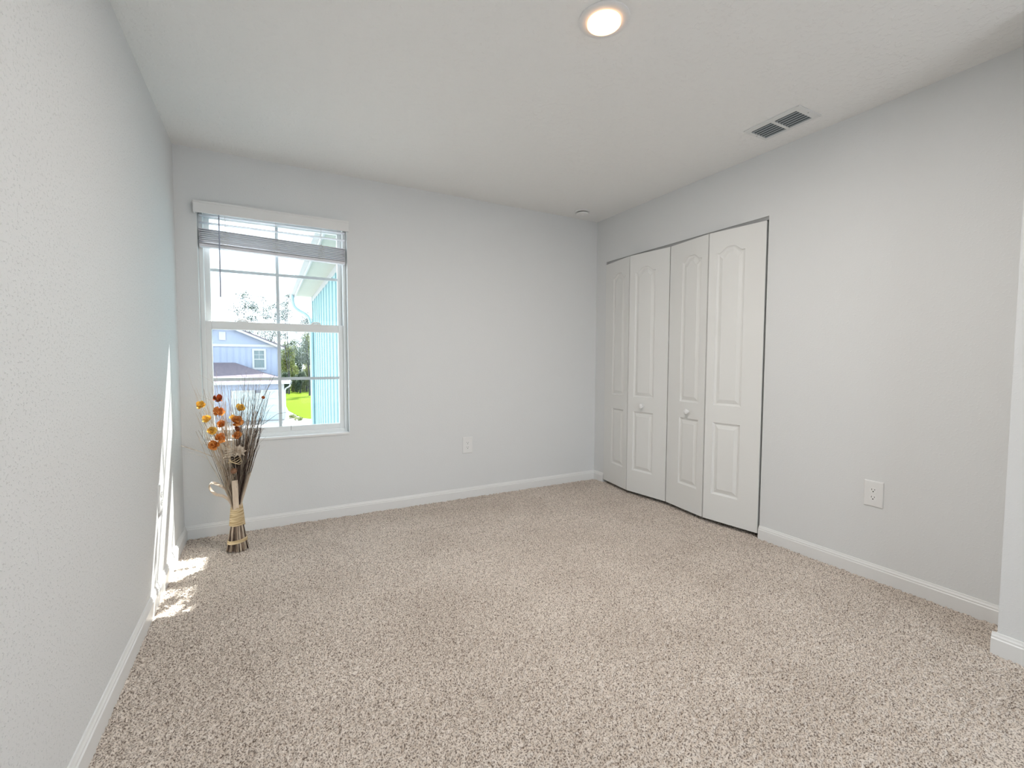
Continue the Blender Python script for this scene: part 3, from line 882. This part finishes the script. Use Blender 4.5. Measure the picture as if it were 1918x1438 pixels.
# --- own projecting wing on the right
wg = empty('house_wing', (1.4, 7, GZ), 'aqua board and batten house wing seen at the right of the window', 'house')
sd = MB().box(1.40, 5.0, D + T + 0.01, 10.60, GZ, 2.56)
y = 3.7
while y < 10.5:
    sd.box(1.386, 1.40, y, y + 0.05, GZ, 2.50); y += 0.40
part(sd, 'siding', m_aqua, wg)
part(MB().box(1.376, 1.46, 10.575, 10.612, GZ, 2.50), 'corner_board', m_aqua, wg)
part(MB().box(1.06, 1.40, D + T + 0.01, 10.72, 2.50, 2.52), 'soffit', m_soffit, wg)
part(MB().box(1.385, 1.40, D + T + 0.01, 10.60, 2.40, 2.50), 'frieze_board', m_extrim, wg)
part(MB().box(1.04, 1.06, D + T + 0.01, 10.74, 2.47, 2.66), 'fascia', m_extrim, wg)
gt = MB()
gp = [(1.04, 2.52), (0.975, 2.52), (0.955, 2.575), (0.955, 2.63), (0.965, 2.63), (0.967, 2.58), (0.985, 2.535), (1.04, 2.535)]
gt.prism(gp, 'y', D + T + 0.01, 10.75)
part(gt, 'gutter', m_extrim, wg)
part(MB().prism([(0.99, 2.63), (3.6, 4.37), (5.4, 3.17), (5.4, 3.05), (3.6, 4.24), (0.99, 2.60)], 'y', D + T + 0.01, 10.80), 'roof', m_shing, wg)
ds = spl([(1.00, 10.68, 2.53), (1.01, 10.68, 2.36), (1.07, 10.68, 2.24), (1.28, 10.67, 2.10), (1.335, 10.60, 1.96), (1.350, 10.52, 1.7)], 20)
ds.append(Vector((1.350, 10.50, GZ + .1)))
part(MB().tube(ds, 0.036, 8), 'downspout', m_dspout, wg, smooth=True)
# unseen block added above the wing's roof to narrow the indoor sun patches
dm = MB().box(1.30, 2.5, 3.95, 6.3, 2.62, 4.80)
part(dm, 'sun_blocker', m_aqua, wg)
part(MB().box(1.28, 2.6, 3.90, 6.35, 4.80, 4.90), 'sun_blocker_cap', m_shing, wg)

# --- neighbour's house
HY = 38.2
nb = empty('neighbour_house', (-2.2, HY, GZ), 'blue gabled neighbouring house with attached garage seen through the left panes', 'house')
xr, xl, xm = 1.40, -5.8, -2.2
part(MB().prism([(xl, GZ), (xr, GZ), (xr, 2.05), (xm, 3.62), (xl, 2.05)], 'y', HY, HY + 9), 'gable_wall', m_wallb, nb)
bt = MB()
x = xl + .2
while x < xr:
    if not (-.45 < x < .52): bt.box(x, x + .04, HY - .02, HY, -0.3, 2.05)
    x += .40
part(bt, 'battens', m_wallb, nb)
part(MB().box(xl, xr, HY - .05, HY, 2.07, 2.25), 'frieze_board', m_extrim, nb)
part(MB().box(xr - .14, xr + .02, HY - .05, HY + .12, GZ, 2.07), 'corner_board', m_extrim, nb)
sl_ = (3.62 - 2.05) / (xr - xm)
for s in (1, -1):
    e = s * (xr - xm + .32); 
    rk = [(xm, 3.74), (xm + e, 3.74 - sl_ * abs(e)), (xm + e, 3.74 - sl_ * abs(e) - .17), (xm, 3.57)]
    part(MB().prism(rk, 'y', HY - .34, HY - .26), 'rake_board', m_extrim, nb)
    rk = [(xm, 3.82), (xm + e * 1.01, 3.82 - sl_ * abs(e)), (xm + e * 1.01, 3.74 - sl_ * abs(e)), (xm, 3.74)]
    part(MB().prism(rk, 'y', HY - .36, HY + 9.3), 'roof', m_shing, nb)
    x_e = xm + e
    part(MB().box(min(x_e, x_e - s * .3), max(x_e, x_e - s * .3), HY - .34, HY + 9.3, 1.90, 1.94), 'soffit', m_extrim, nb)
gv = part(MB().box(-2.42, -2.02, HY - .06, HY, 2.52, 3.10), 'gable_vent', m_extrim, nb)
hw = part(frame_rect(MB(), -.405, .489, .406, 1.931, .13, .13, .15, .14, HY - .06, HY), 'window_trim', m_extrim, nb)
part(MB().box(-.275, .359, HY - .01, HY + .01, .55, 1.80), 'pane', m_pane, hw)
g = MB()
g.box(-.275, .359, HY - .035, HY - .01, 1.13, 1.20); g.box(.027, .057, HY - .03, HY - .01, 1.20, 1.80); g.box(-.275, .359, HY - .03, HY - .01, 1.48, 1.51)
part(g, 'sash_bars', m_extrim, hw)
# steep roof between the house and its garage
part(MB().add([(-9, 35.4, -.30), (1.55, 35.4, -.30), (-1.5, HY, .92), (-9, HY, .92), (1.55, HY, -.30), (-9, HY, -.30)],
              [(0, 1, 2, 3), (1, 4, 2), (0, 5, 4, 1), (0, 3, 5), (3, 2, 4, 5)]), 'rear_garage_roof', m_shing, nb)
# garage
part(MB().box(-4.5, 1.50, 34.18, HY, GZ, -.38), 'garage_wall', m_wallb, nb)
part(MB().add([(-9, 33.75, -.32), (1.92, 33.75, -.32), (1.92, HY, -.32), (-9, HY, -.32), (0.1, 37.2, .27), (-9, 37.2, -.02), (0.1, HY, .27)],
              [(0, 1, 4, 5), (1, 2, 6, 4), (0, 3, 2, 1), (0, 5, 3), (5, 4, 6, 3), (2, 3, 6)]), 'garage_roof', m_shing, nb)
part(MB().box(-9, 1.94, 33.70, 33.76, -.47, -.30), 'eave_gutter', m_extrim, nb)
part(MB().box(1.90, 1.96, 33.70, HY, -.47, -.30), 'eave_gutter', m_extrim, nb)
part(MB().tube([(1.88, 33.8, -.5), (1.85, 33.8, -.62), (1.60, 34.12, -.80), (1.56, 34.14, -.95), (1.56, 34.14, GZ + .1)], .05, 8), 'downspout', m_extrim, nb)
part(MB().box(1.36, 1.52, 34.13, 34.18, GZ, -.45), 'corner_board', m_extrim, nb)
part(frame_rect(MB(), -1.56, 1.20, GZ, -.86, .14, .14, .01, .13, 34.13, 34.18), 'garage_door_trim', m_extrim, nb)
gd = MB()
for k in range(4):
    z0 = GZ + .02 + k * .473
    gd.box(-1.42, 1.06, 34.14, 34.19, z0, z0 + .463)
    for c in range(4):
        xx = -1.36 + c * .61
        gd.box(xx, xx + .53, 34.125, 34.14, z0 + .07, z0 + .39)
part(gd, 'garage_door', m_gdoor, nb)
pl = part(MB().box(-.21, .12, 34.09, 34.125, -1.04, -.87), 'number_plate', m_plate, nb)

# --- trees
def leaves(mb, c, rad, cnt, size, rr):
    for _ in range(cnt):
        while True:
            q = Vector((rr.uniform(-1, 1), rr.uniform(-1, 1), rr.uniform(-1, 1)))
            if q.length <= 1: break
        p_ = Vector((c[0] + q.x * rad[0], c[1] + q.y * rad[1], c[2] + q.z * rad[2]))
        a = Vector((rr.gauss(0, 1), rr.gauss(0, 1), rr.gauss(0, 1))).normalized()
        b_ = a.orthogonal().normalized(); s = size * rr.uniform(.6, 1.3)
        mb.add([p_ + a * s, p_ + b_ * s * .45, p_ - a * s, p_ - b_ * s * .45], [(0, 1, 2, 3)])
def tall_tree(x, y, top, seed, label, spread=1.5, dens=1.0):
    rr = random.Random(seed)
    t = empty('tall_tree', (x, y, GZ), label, 'tree', 'airy trees beyond the neighbouring house')
    tr = MB(); lf = MB()
    H_ = top - GZ
    for s in range(rr.randrange(2, 4)):
        dx = rr.uniform(-.5, .5) * spread
        trunk = [Vector((x + dx * k ** 1.3 + .12 * math.sin(k * 7 + s), y + .1 * math.sin(k * 5 + s), GZ + H_ * k * (1 - .08 * s))) for k in [i / 12 for i in range(13)]]
        tr.tube(trunk, taper(13, .055, .012), 6)
        for i in range(24):
            kf = rr.uniform(4, 11.99); k = int(kf); p0 = trunk[k].lerp(trunk[k + 1], kf - k); a = rr.uniform(0, 6.28); L = rr.uniform(.4, 1.3) * spread * (1.15 - k / 16)
            d = Vector((math.cos(a), math.sin(a) * .6, rr.uniform(.3, .8)))
            br_ = [p0, p0 + d * L * .5 + Vector((0, 0, .08)), p0 + d * L]
            tr.tube(br_, [.018, .012, .005], 4)
            leaves(lf, br_[2], (.50, .50, .36), int(24 * dens), .085, rr)
            leaves(lf, br_[1], (.40, .40, .26), int(14 * dens), .08, rr)
        leaves(lf, trunk[-1], (.35, .35, .3), int(26 * dens), .085, rr)
    tr.build('trunk', m_bark, t, fix=False)
    o = lf.build('foliage', m_leaf3, t, fix=False); o['kind'] = 'stuff'
tall_tree(-1.3, 51.5, 7.4, 1, 'leftmost airy tree with sparse leaves showing above the blue house', 1.5, 1.4)
tall_tree(0.85, 55.5, 7.8, 2, 'airy sparse tree just left of the central window bar', 1.4, 1.4)
tall_tree(2.75, 59.5, 8.6, 3, 'tallest airy sparse tree just right of the central window bar', 1.4, 1.4)
tall_tree(4.7, 56, 6.4, 4, 'airy sparse tree standing beside the aqua wing and its downspout', 1.3, 1.6)
def bushy(name, x, y, rx, z0, z1, m_, seed, label, cnt, size, group):
    rr = random.Random(seed)
    t = empty(name, (x, y, GZ), label, 'tree' if 'tree' in name else 'shrub', group)
    tr = MB(); lf = MB()
    tr.tube([(x, y, GZ), (x + .1, y, GZ + (z1 - GZ) * .5), (x - .05, y, z1 - .3)], [.12, .08, .02], 6)
    for _ in range(16):
        c = (x + rr.uniform(-.75, .75) * rx, y + rr.uniform(-.6, .6) * rx, z0 + (z1 - z0) * rr.uniform(.12, .9))
        leaves(lf, c, (rx * .42, rx * .42, (z1 - z0) * .2), cnt // 16, size, rr)
    tr.build('trunk', m_bark, t, fix=False)
    o = lf.build('foliage', m_, t, fix=False); o['kind'] = 'stuff'
G1, G2 = 'leafy trees behind the lawn', 'dark shrubs along the lawn edge'
bushy('leafy_tree', 3.05, 66.5, 1.25, -2.8, 3.9, m_leaf1, 31, 'yellow green leafy tree behind the lawn close to the blue house', 9000, .10, G1)
bushy('leafy_tree', 5.95, 66.5, 1.2, -2.8, 4.6, m_leaf1, 32, 'yellow green leafy tree behind the lawn next to the aqua wing', 9000, .10, G1)
bushy('leafy_tree', 4.7, 78, 2.4, -2.8, 3.4, m_leaf2, 33, 'darker leafy tree filling the gap between two yellow green ones', 9000, .13, G1)
bushy('dark_shrub', 2.6, 61.3, .66, -2.9, -.5, m_leaf2, 34, 'dark shrub at the lawn edge nearest the garage', 4200, .09, G2)
bushy('dark_shrub', 4.10, 61.3, .64, -2.9, -.35, m_leaf2, 35, 'dark shrub in the middle of the lawn edge', 4200, .09, G2)
bushy('dark_shrub', 5.65, 61.3, .66, -2.9, -.2, m_leaf2, 36, 'dark shrub at the lawn edge next to the aqua wing', 4200, .09, G2)
bushy('leafy_shrub', 3.35, 63.3, .62, -2.9, .5, m_leaf1, 37, 'greener shrub behind the gap left of the middle dark shrub', 4200, .09, 'greener shrubs behind the dark ones')
bushy('leafy_shrub', 4.95, 63.3, .62, -2.9, .3, m_leaf1, 38, 'greener shrub behind the gap right of the middle dark shrub', 4200, .09, 'greener shrubs behind the dark ones')
fh = empty('distant_house', (6.1, 71.5, GZ), 'small pale distant house roof showing between the trees', 'house')
part(MB().box(5.3, 9.7, 70.8, 73.3, GZ, -.25), 'wall', m_wallb, fh)
part(MB().prism([(70.5, -.28), (70.5, -.18), (72.1, .45), (73.6, -.18), (73.6, -.28)], 'x', 5.1, 9.9), 'roof', m_extrim, fh)
# low plants by the corner of the garage
rr = random.Random(77)
for (px, py, s, lab) in ((2.05, 34.75, .2, 'low green plant clump tight against the garage corner'), (2.3, 33.2, .2, 'low green plant clump between garage and walkway')):
    mb = MB(); leaves(mb, (px, py, GZ + s * .6), (s * 1.5, s, s * .7), 160, .06, rr)
    tag(mb.build('low_plant', m_leaf1, fix=False), lab, 'plant', 'low plants by the garage')
